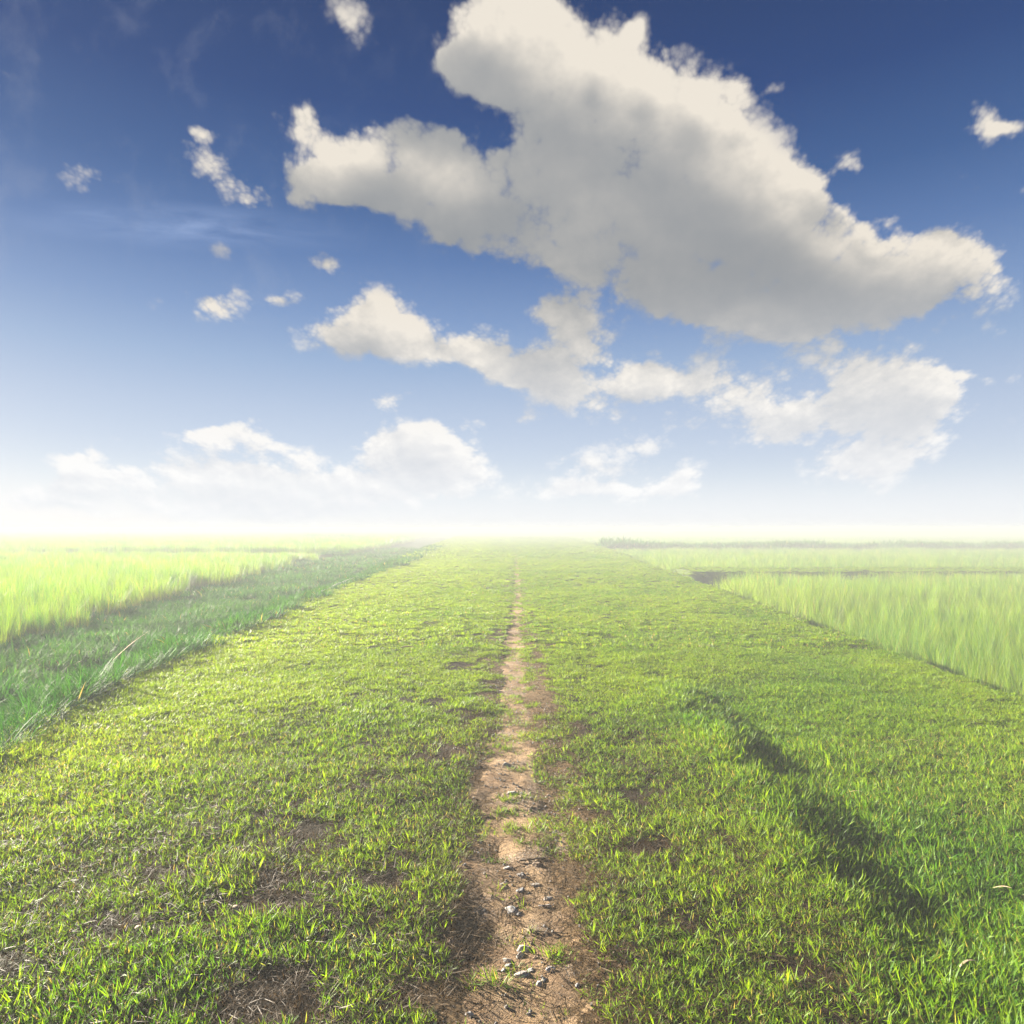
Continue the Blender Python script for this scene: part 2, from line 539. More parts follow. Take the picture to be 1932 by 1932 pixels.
M_TURF = mat_grass("turf_blade", (.042, .135, .005, 1), (.172, .275, .005, 1), (.09, .11, .025, 1), .52, .18, .5)
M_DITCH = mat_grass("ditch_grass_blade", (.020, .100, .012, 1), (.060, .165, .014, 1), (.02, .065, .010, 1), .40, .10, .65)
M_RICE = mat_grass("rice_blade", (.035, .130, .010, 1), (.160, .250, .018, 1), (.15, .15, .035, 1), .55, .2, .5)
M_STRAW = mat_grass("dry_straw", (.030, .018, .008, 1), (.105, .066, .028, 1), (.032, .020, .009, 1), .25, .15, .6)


def mat_stone(name, ca, cb):
    m, n, out = material(name)
    co = n.new('ShaderNodeTexCoord').outputs['Object']
    a = n.noise(co, 30, 6, .65)
    b = n.noise(n.vec('MULTIPLY', co, (1, 1, 3)), 90, 5, .7)
    c = n.mix(n.smooth(a, .38, .62), ca, cb)
    c = n.mix(n.smooth(b, .44, .66), c, (.24, .168, .10, 1))
    principled(n, out, c, .8, .3, n.math('ADD', a, n.math('MULTIPLY', b, .6)), .006)
    return m


M_SLATE = mat_stone("blue_grey_slate", (.19, .20, .22, 1), (.33, .34, .36, 1))
M_PALE = mat_stone("pale_limestone", (.28, .27, .26, 1), (.44, .43, .41, 1))
M_BROWN = mat_stone("brown_stone", (.16, .12, .09, 1), (.30, .23, .17, 1))


def mat_plain(name, ca, cb, scale=25, rough=.8):
    m, n, out = material(name)
    co = n.new('ShaderNodeTexCoord').outputs['Object']
    a = n.noise(co, scale, 5, .6)
    principled(n, out, n.mix(n.smooth(a, .3, .7), ca, cb), rough, .3, a, .004)
    return m


M_TWIG = mat_plain("twig_bark", (.06, .042, .03, 1), (.13, .095, .065, 1), 60)
M_POLE = mat_plain("weathered_wood", (.42, .40, .38, 1), (.60, .57, .54, 1), 12)
M_LEAF = mat_plain("dead_leaf", (.24, .18, .105, 1), (.42, .33, .22, 1), 50)

# ------------------------------------------------------------------ ground sheet, path
xs = np.array(sorted(set([-x for x in grow(9.5, 900, .16, 1.16)][::1] + list(np.arange(-9.5, 9.5, .075)) + grow(9.5, 900, .1, 1.13))))
ys = np.array(sorted(set([-y for y in grow(0.6, 60, .6, 1.35)] + list(np.arange(-0.6, 9.0, .075)) + grow(9.0, 900, .09, 1.022))))
ground = grid_obj("ground", xs, ys, height, mat_ground())
tag(ground, "brown soil of the raised bank and the lower paddies running out to the horizon", "ground", kind='structure')


def path_height(X, Y):
    e = np.abs(X - path_c(Y)) / path_w(Y)
    rag = .030 * (fbm(X * 14, Y * 12, 41, 4, .6) - .5) + .030 * (fbm(X * 5, Y * 2.2, 43, 3) - .5)
    return height(X, Y) + 0.010 - 0.014 * e ** 2 + rag * np.clip(.25 + e, .25, 1.2)


px_ = np.arange(-.62, .80, .02)
py_ = np.array(grow(1.2, 46, .02, 1.006))
path = grid_obj("dirt_path", px_, py_, path_height, mat_path())
tag(path, "narrow trodden strip of bare sandy soil down the middle of the bank", "path", kind='structure')

# ------------------------------------------------------------------ blades and tufts
SRC = bpy.data.collections                         # collections of source tufts, not linked to the scene


class Blades:
    def __init__(self):
        self.v, self.f, self.t, self.b = [], [], [], []

    def blade(self, base, az, lean, length, width, curl=0.6, seg=3, roll=0.0):
        """One leaf: leaves the ground at BASE towards AZ, bent from LEAN (from upright) by CURL."""
        base = np.array(base, float)
        h = np.array([math.cos(az), math.sin(az), 0.0])
        s = np.array([-math.sin(az), math.cos(az), 0.0])
        s = s * math.cos(roll) + np.array([0, 0, math.sin(roll)])
        i0 = len(self.v)
        r = random.random()
        p = base.copy()
        for k in range(seg + 1):
            q = k / seg
            a = lean + curl * q
            w = width * (0.75 + 0.5 * q if q < .4 else 0.95 * (1 - (q - .4) / .6)) * .5
            if k == seg:
                self.v.append(p.copy()); self.t.append(1.0); self.b.append(r)
            else:
                self.v += [p - s * w, p + s * w]
                self.t += [q, q]; self.b += [r, r]
            p = p + (h * math.sin(a) + np.array([0, 0, math.cos(a)])) * length / seg
        for k in range(seg - 1):
            a = i0 + 2 * k
            self.f.append((a, a + 1, a + 3, a + 2))
        a = i0 + 2 * (seg - 1)
        self.f.append((a, a + 1, a + 2))

    def build(self, name, mat, coll=None, parent=None):
        me = bpy.data.meshes.new(name)
        me.from_pydata([tuple(p) for p in self.v], [], self.f)
        me.materials.append(mat)
        at_ = me.attributes.new("along", 'FLOAT', 'POINT'); at_.data.foreach_set("value", self.t)
        at_ = me.attributes.new("blade", 'FLOAT', 'POINT'); at_.data.foreach_set("value", self.b)
        me.polygons.foreach_set("use_smooth", [True] * len(me.polygons))
        o = bpy.data.objects.new(name, me)
        (coll or COL).objects.link(o)
        if parent: o.parent = parent
        return o


U = random.uniform


def sprig(bl, c, n, lmin, lmax, wmin, wmax, leanmax=1.0, spread=.012, seg=3, curl=(.1, .8)):
    for _ in range(n):
        az = U(0, 2 * math.pi)
        r = spread * math.sqrt(random.random())
        bl.blade((c[0] + r * math.cos(az + U(-.6, .6)), c[1] + r * math.sin(az), -.004), az, U(.30 * leanmax, leanmax), U(lmin, lmax), U(wmin, wmax), U(*curl), seg, U(-.5, .5))


def sources(name, mat, makers):
    c = SRC.new(name + "_source")
    for i, f in enumerate(makers):
        b = Blades()
        f(b)
        b.build(f"{name}_tuft_{i:02d}", mat, c)
    return c


def patch(n_sprig, radius, nb, lmin, lmax, wmin, wmax, leanmax, seg=2):
    def f(b):
        for _ in range(n_sprig):
            a, r = U(0, 6.283), radius * math.sqrt(random.random())
            sprig(b, (r * math.cos(a), r * math.sin(a)), nb, lmin, lmax, wmin, wmax, leanmax, .02, seg)
    return f


def rice_hill(n, seg, wmul=.72, lo=.55, hi=.85, radius=.035):
    def f(b):
        for _ in range(n):
            a, r = U(0, 6.283), radius * math.sqrt(random.random())
            b.blade((r * math.cos(a), r * math.sin(a), -.02), a + U(-.8, .8), U(.02, .22), U(lo, hi), U(.006, .011) * wmul, U(.1, .75) ** 1.0, seg, U(-.5, .5))
    return f


def scatter(name, coll, pts, var, rot, scl, tint, label, cat):
    """A stuff object: points that carry the tufts of COLL."""
    me = bpy.data.meshes.new(name)
    n = len(pts)
    me.vertices.add(n)
    me.vertices.foreach_set("co", np.asarray(pts, np.float32).ravel())
    for nm, ty, dat, key in (("variant", 'INT', var, "value"), ("turn", 'FLOAT_VECTOR', rot, "vector"), ("size", 'FLOAT_VECTOR', scl, "vector"), ("tint", 'FLOAT', tint, "value")):
        a = me.attributes.new(nm, ty, 'POINT')
        a.data.foreach_set(key, np.asarray(dat, np.int32 if ty == 'INT' else np.float32).ravel())
    o = bpy.data.objects.new(name, me)
    COL.objects.link(o)
    g = bpy.data.node_groups.new(name + "_growth", 'GeometryNodeTree')
    g.interface.new_socket("Geometry", in_out='INPUT', socket_type='NodeSocketGeometry')
    g.interface.new_socket("Geometry", in_out='OUTPUT', socket_type='NodeSocketGeometry')
    n_ = NT(g)
    gi, go = n_.new('NodeGroupInput'), n_.new('NodeGroupOutput')
    ci = n_.new('GeometryNodeCollectionInfo')
    ci.inputs['Collection'].default_value = coll
    ci.inputs['Separate Children'].default_value = True
    ci.inputs['Reset Children'].default_value = True
    ip = n_.new('GeometryNodeInstanceOnPoints')
    ip.inputs['Pick Instance'].default_value = True

    def named(nm, ty):
        nd = n_.new('GeometryNodeInputNamedAttribute', data_type=ty)
        nd.inputs['Name'].default_value = nm
        return nd.outputs['Attribute']
    n_.l.new(gi.outputs[0], ip.inputs['Points'])
    n_.l.new(ci.outputs[0], ip.inputs['Instance'])
    n_.l.new(named("variant", 'INT'), ip.inputs['Instance Index'])
    er = n_.new('FunctionNodeEulerToRotation')
    n_.l.new(named("turn", 'FLOAT_VECTOR'), er.inputs[0])
    n_.l.new(er.outputs[0], ip.inputs['Rotation'])
    n_.l.new(named("size", 'FLOAT_VECTOR'), ip.inputs['Scale'])
    n_.l.new(ip.outputs[0], go.inputs[0])
    md = o.modifiers.new("growth", 'NODES')
    md.node_group = g
    tag(o, label, cat, kind='stuff')
    return o


def spots(y0, y1, per_m2, xlo, xhi):
    """Random spots between two distances and two side lines (functions of distance), kept to what can be seen with a margin."""
    ygrid = np.linspace(y0, y1, 60)
    lo = np.maximum(xlo(ygrid), -(ygrid * .92 + 1.2))
    hi = np.minimum(xhi(ygrid), ygrid * .86 + 1.0)
    wd = np.maximum(hi - lo, 0)
    area = np.trapezoid(wd, ygrid) if hasattr(np, 'trapezoid') else np.trapz(wd, ygrid)
    n = int(area * per_m2)
    if n <= 0: return np.zeros(0), np.zeros(0)
    cdf = np.concatenate([[0], np.cumsum((wd[1:] + wd[:-1]) * .5)])
    Y = np.interp(rng.random(n) * cdf[-1], cdf, ygrid)
    l_, h_ = np.interp(Y, ygrid, lo), np.interp(Y, ygrid, hi)
    return l_ + rng.random(n) * (h_ - l_), Y


def cat_all(parts):
    return [np.concatenate(c) for c in zip(*parts)]


# ---- turf of the bank
def cover(X, Y):
    """How much of the turf is alive: thin beside the path, full farther out."""
    pc, pw = path_c(Y), path_w(Y)
    e = np.abs(X - pc) - pw
    left = X < pc
    c = np.where(left, .54 + .46 * sstep(.9, 2.5, e + (Y - 4) * .12), .56 + .44 * sstep(.6, 1.3, e + (Y - 4) * .05))
    c = c - .04 * sstep(3.4, 2.2, Y) * sstep(2.6, 1.2, np.abs(X))
    c = c + sstep(6, 18, Y) * .30
    c = c * sstep(-.08, .10, e + .12 * (fbm(X * 7, Y * 5, 51, 2) - .5))
    c = np.maximum(c, sstep(4.0, 6.0, Y) * (.12 + .34 * sstep(.38, .62, fbm(X * 4 + 3, Y * 1.6, 55, 3)) + .10 * sstep(8, 16, Y)))
    # the second worn strip to the right of the path
    c = c * (1 - .75 * np.exp(-((X - .30) / .08) ** 2) * sstep(5, 6.2, Y) * sstep(12, 9, Y))
    # bare patches at the lower left
    for (bx, by, br) in ((-2.15, 2.75, .22), (-1.55, 3.1, .16), (-1.95, 2.5, .18), (-1.0, 2.9, .15), (-.75, 2.35, .22), (-1.1, 3.7, .18), (.75, 2.75, .16), (1.0, 2.5, .14), (.62, 3.4, .14)):
        c = c - .55 * np.exp(-(((X - bx) / br) ** 2 + ((Y - by) / (br * .6)) ** 2))
    return c


def turf_keep(X, Y):
    n1 = fbm(X * 5.5, Y * 5.5, 61, 3)
    n2 = fbm(X * 1.3, Y * 1.3, 62, 2)
    lvl = cover(X, Y) + (n1 - .5) * 1.5 + (n2 - .5) * .5
    return lvl > rng.random(len(X)) * .5 + .12


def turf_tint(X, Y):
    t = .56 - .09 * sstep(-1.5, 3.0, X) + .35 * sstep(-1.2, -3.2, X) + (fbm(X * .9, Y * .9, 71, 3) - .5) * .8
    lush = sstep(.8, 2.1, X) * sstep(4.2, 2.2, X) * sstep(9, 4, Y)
    t = t - .15 * lush + .16 * sstep(3.5, 8, Y) - .09 * sstep(4.2, 2.2, Y)  # last term paints a vignette-like foreground darkening into the blade colour
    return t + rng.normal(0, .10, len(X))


near_turf = sources("grass_near", M_TURF,
    [lambda b, k=k: sprig(b, (0, 0), k, .018, .044, .0028, .0045, 1.5, .016, 3, (-.2, .9)) for k in (5, 6, 7, 8, 6, 5)] +
    [lambda b: sprig(b, (0, 0), 6, .038, .062, .0030, .0045, 1.0) for _ in range(2)] +
    [patch(6, .05, 6, .022, .048, .0040, .0060, 1.4) for _ in range(4)] +                 # 8..11
    [patch(18, .13, 7, .025, .055, .008, .013, 1.3) for _ in range(4)] +                    # 12..15
    [patch(26, .40, 8, .04, .09, .026, .045, 1.0) for _ in range(3)])                      # 16..18

parts = []
for (y0, y1, dens, v0, v1) in ((.9, 3.4, 6000, 0, 8), (3.4, 5.4, 3800, 0, 8), (5.4, 9.0, 640, 8, 12), (9, 18, 210, 8, 12), (9, 42, 42, 12, 16), (36, 130, 6, 16, 19)):
    X, Y = spots(y0, y1, dens, lambda y: xl(y) - .25, lambda y: xr(y) + .12)
    k = turf_keep(X, Y)
    X, Y = X[k], Y[k]
    n = len(X)
    lush = sstep(1.0, 2.0, X) * sstep(9, 5, Y)
    edge = np.maximum(sstep(.5, .0, np.abs(X - xl(Y))), 0)
    s = (.75 + .5 * rng.random(n)) * (.68 + .62 * fbm(X * 2.2, Y * 2.2, 63, 3)) * (1 + .22 * lush + .35 * edge + .45 * sstep(1.2, 1.6, X) * sstep(2.7, 1.9, X) * sstep(7.5, 5, Y))
    s = s * (1 - .22 * np.exp(-((np.abs(X - path_c(Y)) - path_w(Y)) / .35) ** 2))
    tl = .38 if v0 == 0 else .12
    rot = np.stack([rng.normal(0, tl, n), rng.normal(0, tl, n), rng.random(n) * 6.283], -1)
    va = rng.integers(v0, v1, n)
    if v0 == 0: va = np.where((va > 5) & (rng.random(n) < .6), va - 5, va)
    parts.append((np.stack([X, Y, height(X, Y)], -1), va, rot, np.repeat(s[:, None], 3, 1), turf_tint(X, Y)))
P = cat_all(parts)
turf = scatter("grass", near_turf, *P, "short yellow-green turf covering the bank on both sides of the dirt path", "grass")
print("turf", len(P[0]))

# turf on the right-hand bunds
parts = []
for (y0, y1), dens, vv in zip(RIGHT_BUNDS[:3], (18, 4, 3), ((12, 16), (16, 19), (16, 19))):
    X, Y = spots(y0 - .6, y1 + .6, dens, lambda y: xr(y) + .2, lambda y: y * .9 + 2)
    n = len(X)
    s = .8 + .5 * rng.random(n)
    rot = np.stack([rng.normal(0, .1, n), rng.normal(0, .1, n), rng.random(n) * 6.283], -1)
    parts.append((np.stack([X, Y, height(X, Y)], -1), rng.integers(*vv, n), rot, np.repeat(s[:, None], 3, 1), .6 + rng.normal(0, .2, n)))
P = cat_all(parts)
scatter("bund_grass", near_turf, *P, "low pale grass on the narrow dykes that cross the right-hand rice fields", "grass")

# ---- dead straw and thatch lying between the tufts
straw_src = sources("thatch", M_STRAW,
    [lambda b: [b.blade((U(-.03, .03), U(-.03, .03), U(.002, .012)), U(0, 6.283), U(1.25, 1.6), U(.025, .075), U(.0012, .0028), U(-.1, .25), 2, U(-.6, .6)) for _ in range(9)] for _ in range(4)] +
    [lambda b: sprig(b, (0, 0), 12, .02, .055, .0013, .0026, 1.3, .02, 2) for _ in range(3)])
parts = []
for (y0, y1, dens) in ((.9, 3.6, 1500), (3.6, 6, 700), (6, 12, 200)):
    X, Y = spots(y0, y1, dens, lambda y: -1.2 - y * .9, lambda y: 1.0 + y * .55)
    e = np.abs(X - path_c(Y)) - path_w(Y)
    pr = np.where(e < -.03, .30, np.where(X < 0, 1 - .75 * sstep(1.2, 3.0, e), 1 - .85 * sstep(.7, 1.6, e)))
    pr = pr * (.35 + 1.2 * fbm(X * 3, Y * 3, 81, 3))
    k = rng.random(len(X)) < pr
    X, Y, e = X[k], Y[k], e[k]
    n = len(X)
    z = np.where(np.abs(X - .09) < .7, np.maximum(path_height(X, Y), height(X, Y)), height(X, Y))
    var = np.where(e < 0, rng.integers(0, 4, n), rng.integers(0, 7, n))
    rot = np.stack([rng.normal(0, .12, n), rng.normal(0, .12, n), rng.random(n) * 6.283], -1)
    s = .7 + .7 * rng.random(n)
    parts.append((np.stack([X, Y, z], -1), var, rot, np.repeat(s[:, None], 3, 1), .25 + .5 * rng.random(n) + .3 * (e < .1)))
P = cat_all(parts)
scatter("dead_grass", straw_src, *P, "brown dead grass and straw lying between the turf tufts and on the path", "dead grass")
print("thatch", len(P[0]))

# ---- long rank grass of the shaded ditch at the left
ditch_src = sources("ditch_grass", M_DITCH,
    [lambda b: sprig(b, (0, 0), 18, .08, .22, .005, .009, 1.25, .07, 4, (.1, 1.2)) for _ in range(6)] +
    [lambda b: sprig(b, (0, 0), 8, .18, .36, .006, .011, .8, .05, 4, (.2, 1.0)) for _ in range(1)] +
    [patch(10, .22, 10, .08, .22, .011, .018, 1.2, 3) for _ in range(4)] +                  # 7..10
    [patch(18, .5, 10, .10, .24, .028, .045, 1.2, 2) for _ in range(3)])                    # 11..13
parts = []
for (y0, y1, dens, v0, v1) in ((1.5, 9, 260, 0, 7), (9, 17, 130, 0, 7), (8, 30, 20, 7, 11), (28, 60, 4.0, 11, 14)):
    X, Y = spots(y0, y1, dens, lambda y: xrice(y) - .8, lambda y: xl(y) + .05)
    n = len(X)
    k = rng.random(n) < .45 + 1.1 * fbm(X * 1.2, Y * 1.2, 91, 3)
    X, Y = X[k], Y[k]
    n = len(X)
    s = (.65 + .55 * rng.random(n)) * (.65 + .9 * fbm(X * .9, Y * .9, 92, 3))
    rot = np.stack([rng.normal(0, .15, n), rng.normal(0, .15, n), rng.random(n) * 6.283], -1)
    parts.append((np.stack([X, Y, height(X, Y)], -1), rng.integers(v0, v1, n), rot, np.repeat(s[:, None], 3, 1), .45 - .35 * np.exp(-((X - xl(Y) + 1.0) / .7) ** 2) + (fbm(X, Y, 93, 2) - .5) * .8 + rng.normal(0, .15, n)))  # tint drops beside the bank edge: shade of the slope painted into the colour
P = cat_all(parts)
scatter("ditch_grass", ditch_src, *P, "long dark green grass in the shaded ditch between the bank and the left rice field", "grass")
print("ditch", len(P[0]))

# ---- rice
rice_src = sources("rice", M_RICE,
    [rice_hill(30, 5) for _ in range(6)] +
    [rice_hill(36, 4, 1.0, .55, .88, .10) for _ in range(4)] +                              # 6..9
    [rice_hill(80, 3, 1.9, .5, .85, .34) for _ in range(4)] +                               # 10..13
    [rice_hill(110, 2, 6.0, .5, .85, 1.0) for _ in range(3)])                               # 14..16


def rice_field(label, bands, xlo, xhi, floor, hscale=1.0, tint0=.5, thin=False):
    parts = []
    for (y0, y1, dens, v0, v1) in bands:
        X, Y = spots(y0, y1, dens, xlo, xhi)
        n = len(X)
        wob = 0.5 * (fbm(X * .3, X * 0 + y0, 33, 2) - .5)
        s = (.88 + .24 * rng.random(n)) * (.88 + .28 * fbm(X * .45, Y * .45, 95, 3)) * hscale
        rot = np.stack([rng.normal(0, .09, n), rng.normal(0, .09, n), rng.random(n) * 6.283], -1)
        z = height(X, Y)
        k = z < floor + .2
        if thin: k &= rng.random(n) < sstep(-.3, 1.6, xhi(Y) - X) * .85 + .15
        t = tint0 + (fbm(X * .35, Y * .35, 96, 3) - .5) * .7 + rng.normal(0, .24, n)
        parts.append((np.stack([X, Y, z], -1)[k], rng.integers(v0, v1, n)[k], rot[k], np.repeat(s[:, None], 3, 1)[k], t[k]))
    P = cat_all(parts)
    print("rice", len(P[0]))
    return scatter("rice_field", rice_src, *P, label, "rice field")


rice_field("tall light green rice standing left of the shaded ditch, first field beside the bank",
           ((2.5, 14, 34, 0, 6), (14, 24, 15, 6, 10), (22, 40.8, 4.2, 10, 14)), lambda y: -60 + 0 * y, lambda y: xrice(y), LDEEP, .86, .55, True)
rice_field("hazy left rice field beyond the first cross dyke",
           ((47.0, 60, 3.0, 10, 14), (58, 97.5, .55, 14, 17)), lambda y: -110 + 0 * y, lambda y: xrice(y) + .5, LDEEP, 1.1, .5)
rice_field("faint white-green left rice field along the horizon",
           ((110, 209, .3, 14, 17),), lambda y: -220 + 0 * y, lambda y: xrice(y), LDEEP, 1.1, .5)
rice_field("bright green upright rice right of the bank, in front of the nearest dyke",
           ((3.5, 13, 36, 0, 6), (13, 20, 18, 6, 10), (18, 25.6, 6, 10, 14)), lambda y: xr(y) + .72 + 1.5 * sstep(21.5, 23, y), lambda y: 60 + 0 * y, RDEEP, .98, .76)
rice_field("strip of pale rice right of the bank between the nearest dyke and the dark gap behind it",
           ((29.8, 45, 4.4, 10, 14), (43, 58, 2.6, 10, 14)), lambda y: xr(y) + .9, lambda y: 80 + 0 * y, RDEEP, 1.0, .6)
rice_field("far strip of whitish rice at the right behind the second dyke",
           ((63, 111, .6, 14, 17),), lambda y: xr(y) + 1.2, lambda y: 140 + 0 * y, RDEEP, 1.0, .6)
rice_field("last faint strip of rice at the right under the horizon",
           ((117, 179, .3, 14, 17), (188, 300, .15, 14, 17)), lambda y: xr(y) + 1.5, lambda y: 240 + 0 * y, RDEEP, 1.0, .6)


# dark rank grass on the far dykes
def dyke_grass(label, y0, y1, dens, xlo, xhi, size):
    X, Y = spots(y0, y1, dens, xlo, xhi)
    k = rng.random(len(X)) < .25 + 1.2 * fbm(X * .12, Y * .3, 97, 3)
    X, Y = X[k], Y[k]
    n = len(X)
    sc = size * (.7 + .6 * rng.random(n)) * (.6 + .8 * fbm(X * .2, Y * 0, 98, 2))
    rot = np.stack([rng.normal(0, .1, n), rng.normal(0, .1, n), rng.random(n) * 6.283], -1)
    scatter("dyke_grass", ditch_src, np.stack([X, Y, height(X, Y)], -1), rng.integers(11, 14, n), rot, np.stack([sc * .8, sc * .8, sc], -1), .1 + .2 * rng.random(n), label, "grass")


dyke_grass("dark rank grass on the second dyke across the right fields", 58.6, 61.5, 2.6, lambda y: xr(y) + .3, lambda y: 70 + 0 * y, 2.6)
dyke_grass("faint grey-green line of grass on the farthest dyke at the right", 180, 184, .8, lambda y: xr(y) + .5, lambda y: 160 + 0 * y, 4.2)
dyke_grass("faint dark line of grass on the cross dyke of the left fields", 102, 106, 1.2, lambda y: -110 + 0 * y, lambda y: xrice(y), 3.2)

# ------------------------------------------------------------------ stones, gravel
from mathutils import noise as mn


def rock_mesh(name, size, mat, seed, flat=.55, detail=3):
    bm = bmesh.new()
    bmesh.ops.create_icosphere(bm, subdivisions=detail, radius=.5)
    o = Vector((seed * 3.7, seed * 1.3, seed * 2.1))
    cuts = [(Vector((mn.random() - .5, mn.random() - .5, mn.random() - .3)).normalized(), .26 + .16 * mn.random()) for _ in range(7)]
    for v in bm.verts:
        p = v.co.copy()
        for nrm, dd in cuts:                                  # broken faces
            e = p.dot(nrm) - dd
            if e > 0: p -= nrm * e * .85
        p *= 1 + .30 * (mn.noise(p * 3 + o)) + .12 * mn.noise(p * 8 + o) + .05 * mn.noise(p * 18 + o)
        v.co = Vector((p.x * size[0], p.y * size[1], p.z * size[2] * flat / .55))
    me = bpy.data.meshes.new(name)
    bm.to_mesh(me)
    bm.free()
    me.materials.append(mat)
    me.polygons.foreach_set("use_smooth", [detail > 2] * len(me.polygons))
    return me


mn.seed_set(11)
gc = SRC.new("gravel_source")
for k in range(6):
    o = bpy.data.objects.new(f"pebble_{k}", rock_mesh("pebble", (1, .85, .7), (M_PALE, M_SLATE, M_PALE, M_BROWN, M_PALE, M_SLATE)[k], k, .55, 1))
    gc.objects.link(o)
X, Y = spots(1.2, 9, 1100, lambda y: path_c(y) - path_w(y) - .22, lambda y: path_c(y) + path_w(y) + .16)
pr = 1.2 * sstep(.42, .68, fbm(X * 3.2, Y * 2.0, 101, 3)) + .06 + .8 * sstep(2.4, 2.1, Y) + .35 * np.exp(-((Y - 3.05) / .22) ** 2)
k = rng.random(len(X)) < pr
X, Y = X[k], Y[k]
n = len(X)
sz = .005 + .018 * rng.random(n) ** 3
z = np.maximum(path_height(X, Y), height(X, Y)) + sz * .1
scatter("gravel", gc, np.stack([X, Y, z], -1), rng.integers(0, 6, n), rng.random((n, 3)) * 6.28, np.repeat(sz[:, None], 3, 1), np.zeros(n),
        "small grey and brown gravel strewn over the bare soil of the path", "gravel")


def crop(cx, cy):
    """Reading of the enlarged path picture -> spot on the ground."""
    X, Y = at(754.7 + .2579 * cx, 1434 + .2579 * cy, -.02)
    return X, Y, .2579 * Y / FOC


def path_z(X, Y):
    return float(max(path_height(np.array([X]), np.array([Y]))[0], height(np.array([X]), np.array([Y]))[0]))


STONES = [  # reading x, y, width, aspect depth, aspect height, material, turn, label
    (905, 1385, 95, .8, .55, M_PALE, .3, "largest pale craggy stone, right of centre on the lower path"),
    (880, 1432, 80, .6, .45, M_PALE, 1.0, "pale rough stone touching the front of the largest craggy stone"),
    (785, 1464, 68, .6, .45, M_PALE, -.2, "long cream stone on the sandy hollow, left of the craggy pair"),
    (800, 1502, 52, .7, .4, M_SLATE, .1, "flat blue-grey stone just below the long cream stone"),
    (760, 1537, 42, .9, .6, M_SLATE, .7, "small round grey stone at the lower rim of the sandy hollow"),
    (905, 1582, 110, .6, .35, M_SLATE, .1, "broad flat bluish slab in the row of stones behind the lowest grass tuft"),
    (955, 1553, 50, .8, .5, M_PALE, .5, "small pale stone behind the broad bluish slab"),
    (1100, 1552, 82, .6, .4, M_SLATE, -.15, "long slate stone at the right end of the stone row"),
    (1015, 1652, 52, .9, .7, M_PALE, .2, "rounded pale stone in dry straw below the stone row"),
    (1052, 1627, 62, .6, .5, M_SLATE, .6, "grey wedge of stone leaning by the rounded pale one"),
    (300, 1578, 54, .8, .5, M_SLATE, .4, "blue-grey stone among dead grass left of the sandy hollow"),
    (512, 1862, 62, .8, .65, M_SLATE, .1, "smooth blue pebble-like stone under the left grass tips at the very bottom"),
    (270, 1443, 66, .7, .45, M_PALE, -.3, "pale stone half under the grass, farthest left beside the sandy hollow"),
    (370, 1345, 54, .9, .7, M_BROWN, .9, "pinkish brown stone at the upper left rim of the sandy hollow"),
    (470, 1402, 60, .7, .35, M_BROWN, .1, "flat brown stone inside the left side of the sandy hollow"),
    (820, 1112, 108, .75, .5, M_SLATE, -.25, "big slanting slate stone in mid path above the sandy hollow"),
    (880, 1140, 56, .7, .4, M_SLATE, .2, "small dark slate piece against the right of the big slanting slate"),
    (1060, 1080, 100, .35, .25, M_SLATE, -.05, "thin dark sliver of slate lying flat near the right grass edge"),
    (1010, 772, 78, .6, .45, M_BROWN, .0, "brown oblong stone under the dark twig on the upper path"),
    (790, 795, 66, .7, .35, M_SLATE, .3, "dark slate stone below the small green sprout on the path"),
    (895, 855, 92, .7, .4, M_SLATE, -.3, "low grey stone with a broken top, middle of the stony stretch"),
    (765, 915, 58, .6, .35, M_PALE, .1, "white-grey chip left in the stony stretch"),
    (995, 927, 76, .6, .35, M_PALE, .05, "flat pale stone right in the stony stretch"),
    (770, 950, 58, .7, .4, M_BROWN, .2, "orange-brown flat stone below the white-grey chip"),
    (880, 972, 60, .8, .45, M_SLATE, .6, "grey stone in the middle of the stony stretch, below the broken one"),
    (1085, 1025, 66, .7, .4, M_SLATE, .3, "slate stone between the flat pale stone and the thin sliver"),
    (820, 240, 70, .6, .45, M_PALE, .1, "grey stone in the sand above the tuft row across the path"),
    (780, 50, 60, .7, .5, M_PALE, .4, "farthest pale stone on the path, beside a small tuft"),
    (995, 1450, 42, .9, .6, M_BROWN, .3, "dark little stone just right of the craggy pair"),
    (1300, 1670, 50, .7, .4, M_SLATE, .5, "lone grey stone in dry straw near the lower right grass"),
]
for i, (cx, cy, w, ad, ah, mat, turn, label) in enumerate(STONES):
    X, Y, m = crop(cx, cy)
    w = w * m * 1.08
    o = bpy.data.objects.new("stone", rock_mesh("stone", (w, w * ad, w * ah), mat, i + 20, .62))
    COL.objects.link(o)
    o.location = (X, Y, path_z(X, Y) + w * ah * .06)
    o.rotation_euler = (random.uniform(-.15, .15), random.uniform(-.15, .15), turn)
    tag(o, label, "stone", "stones on the dirt path")

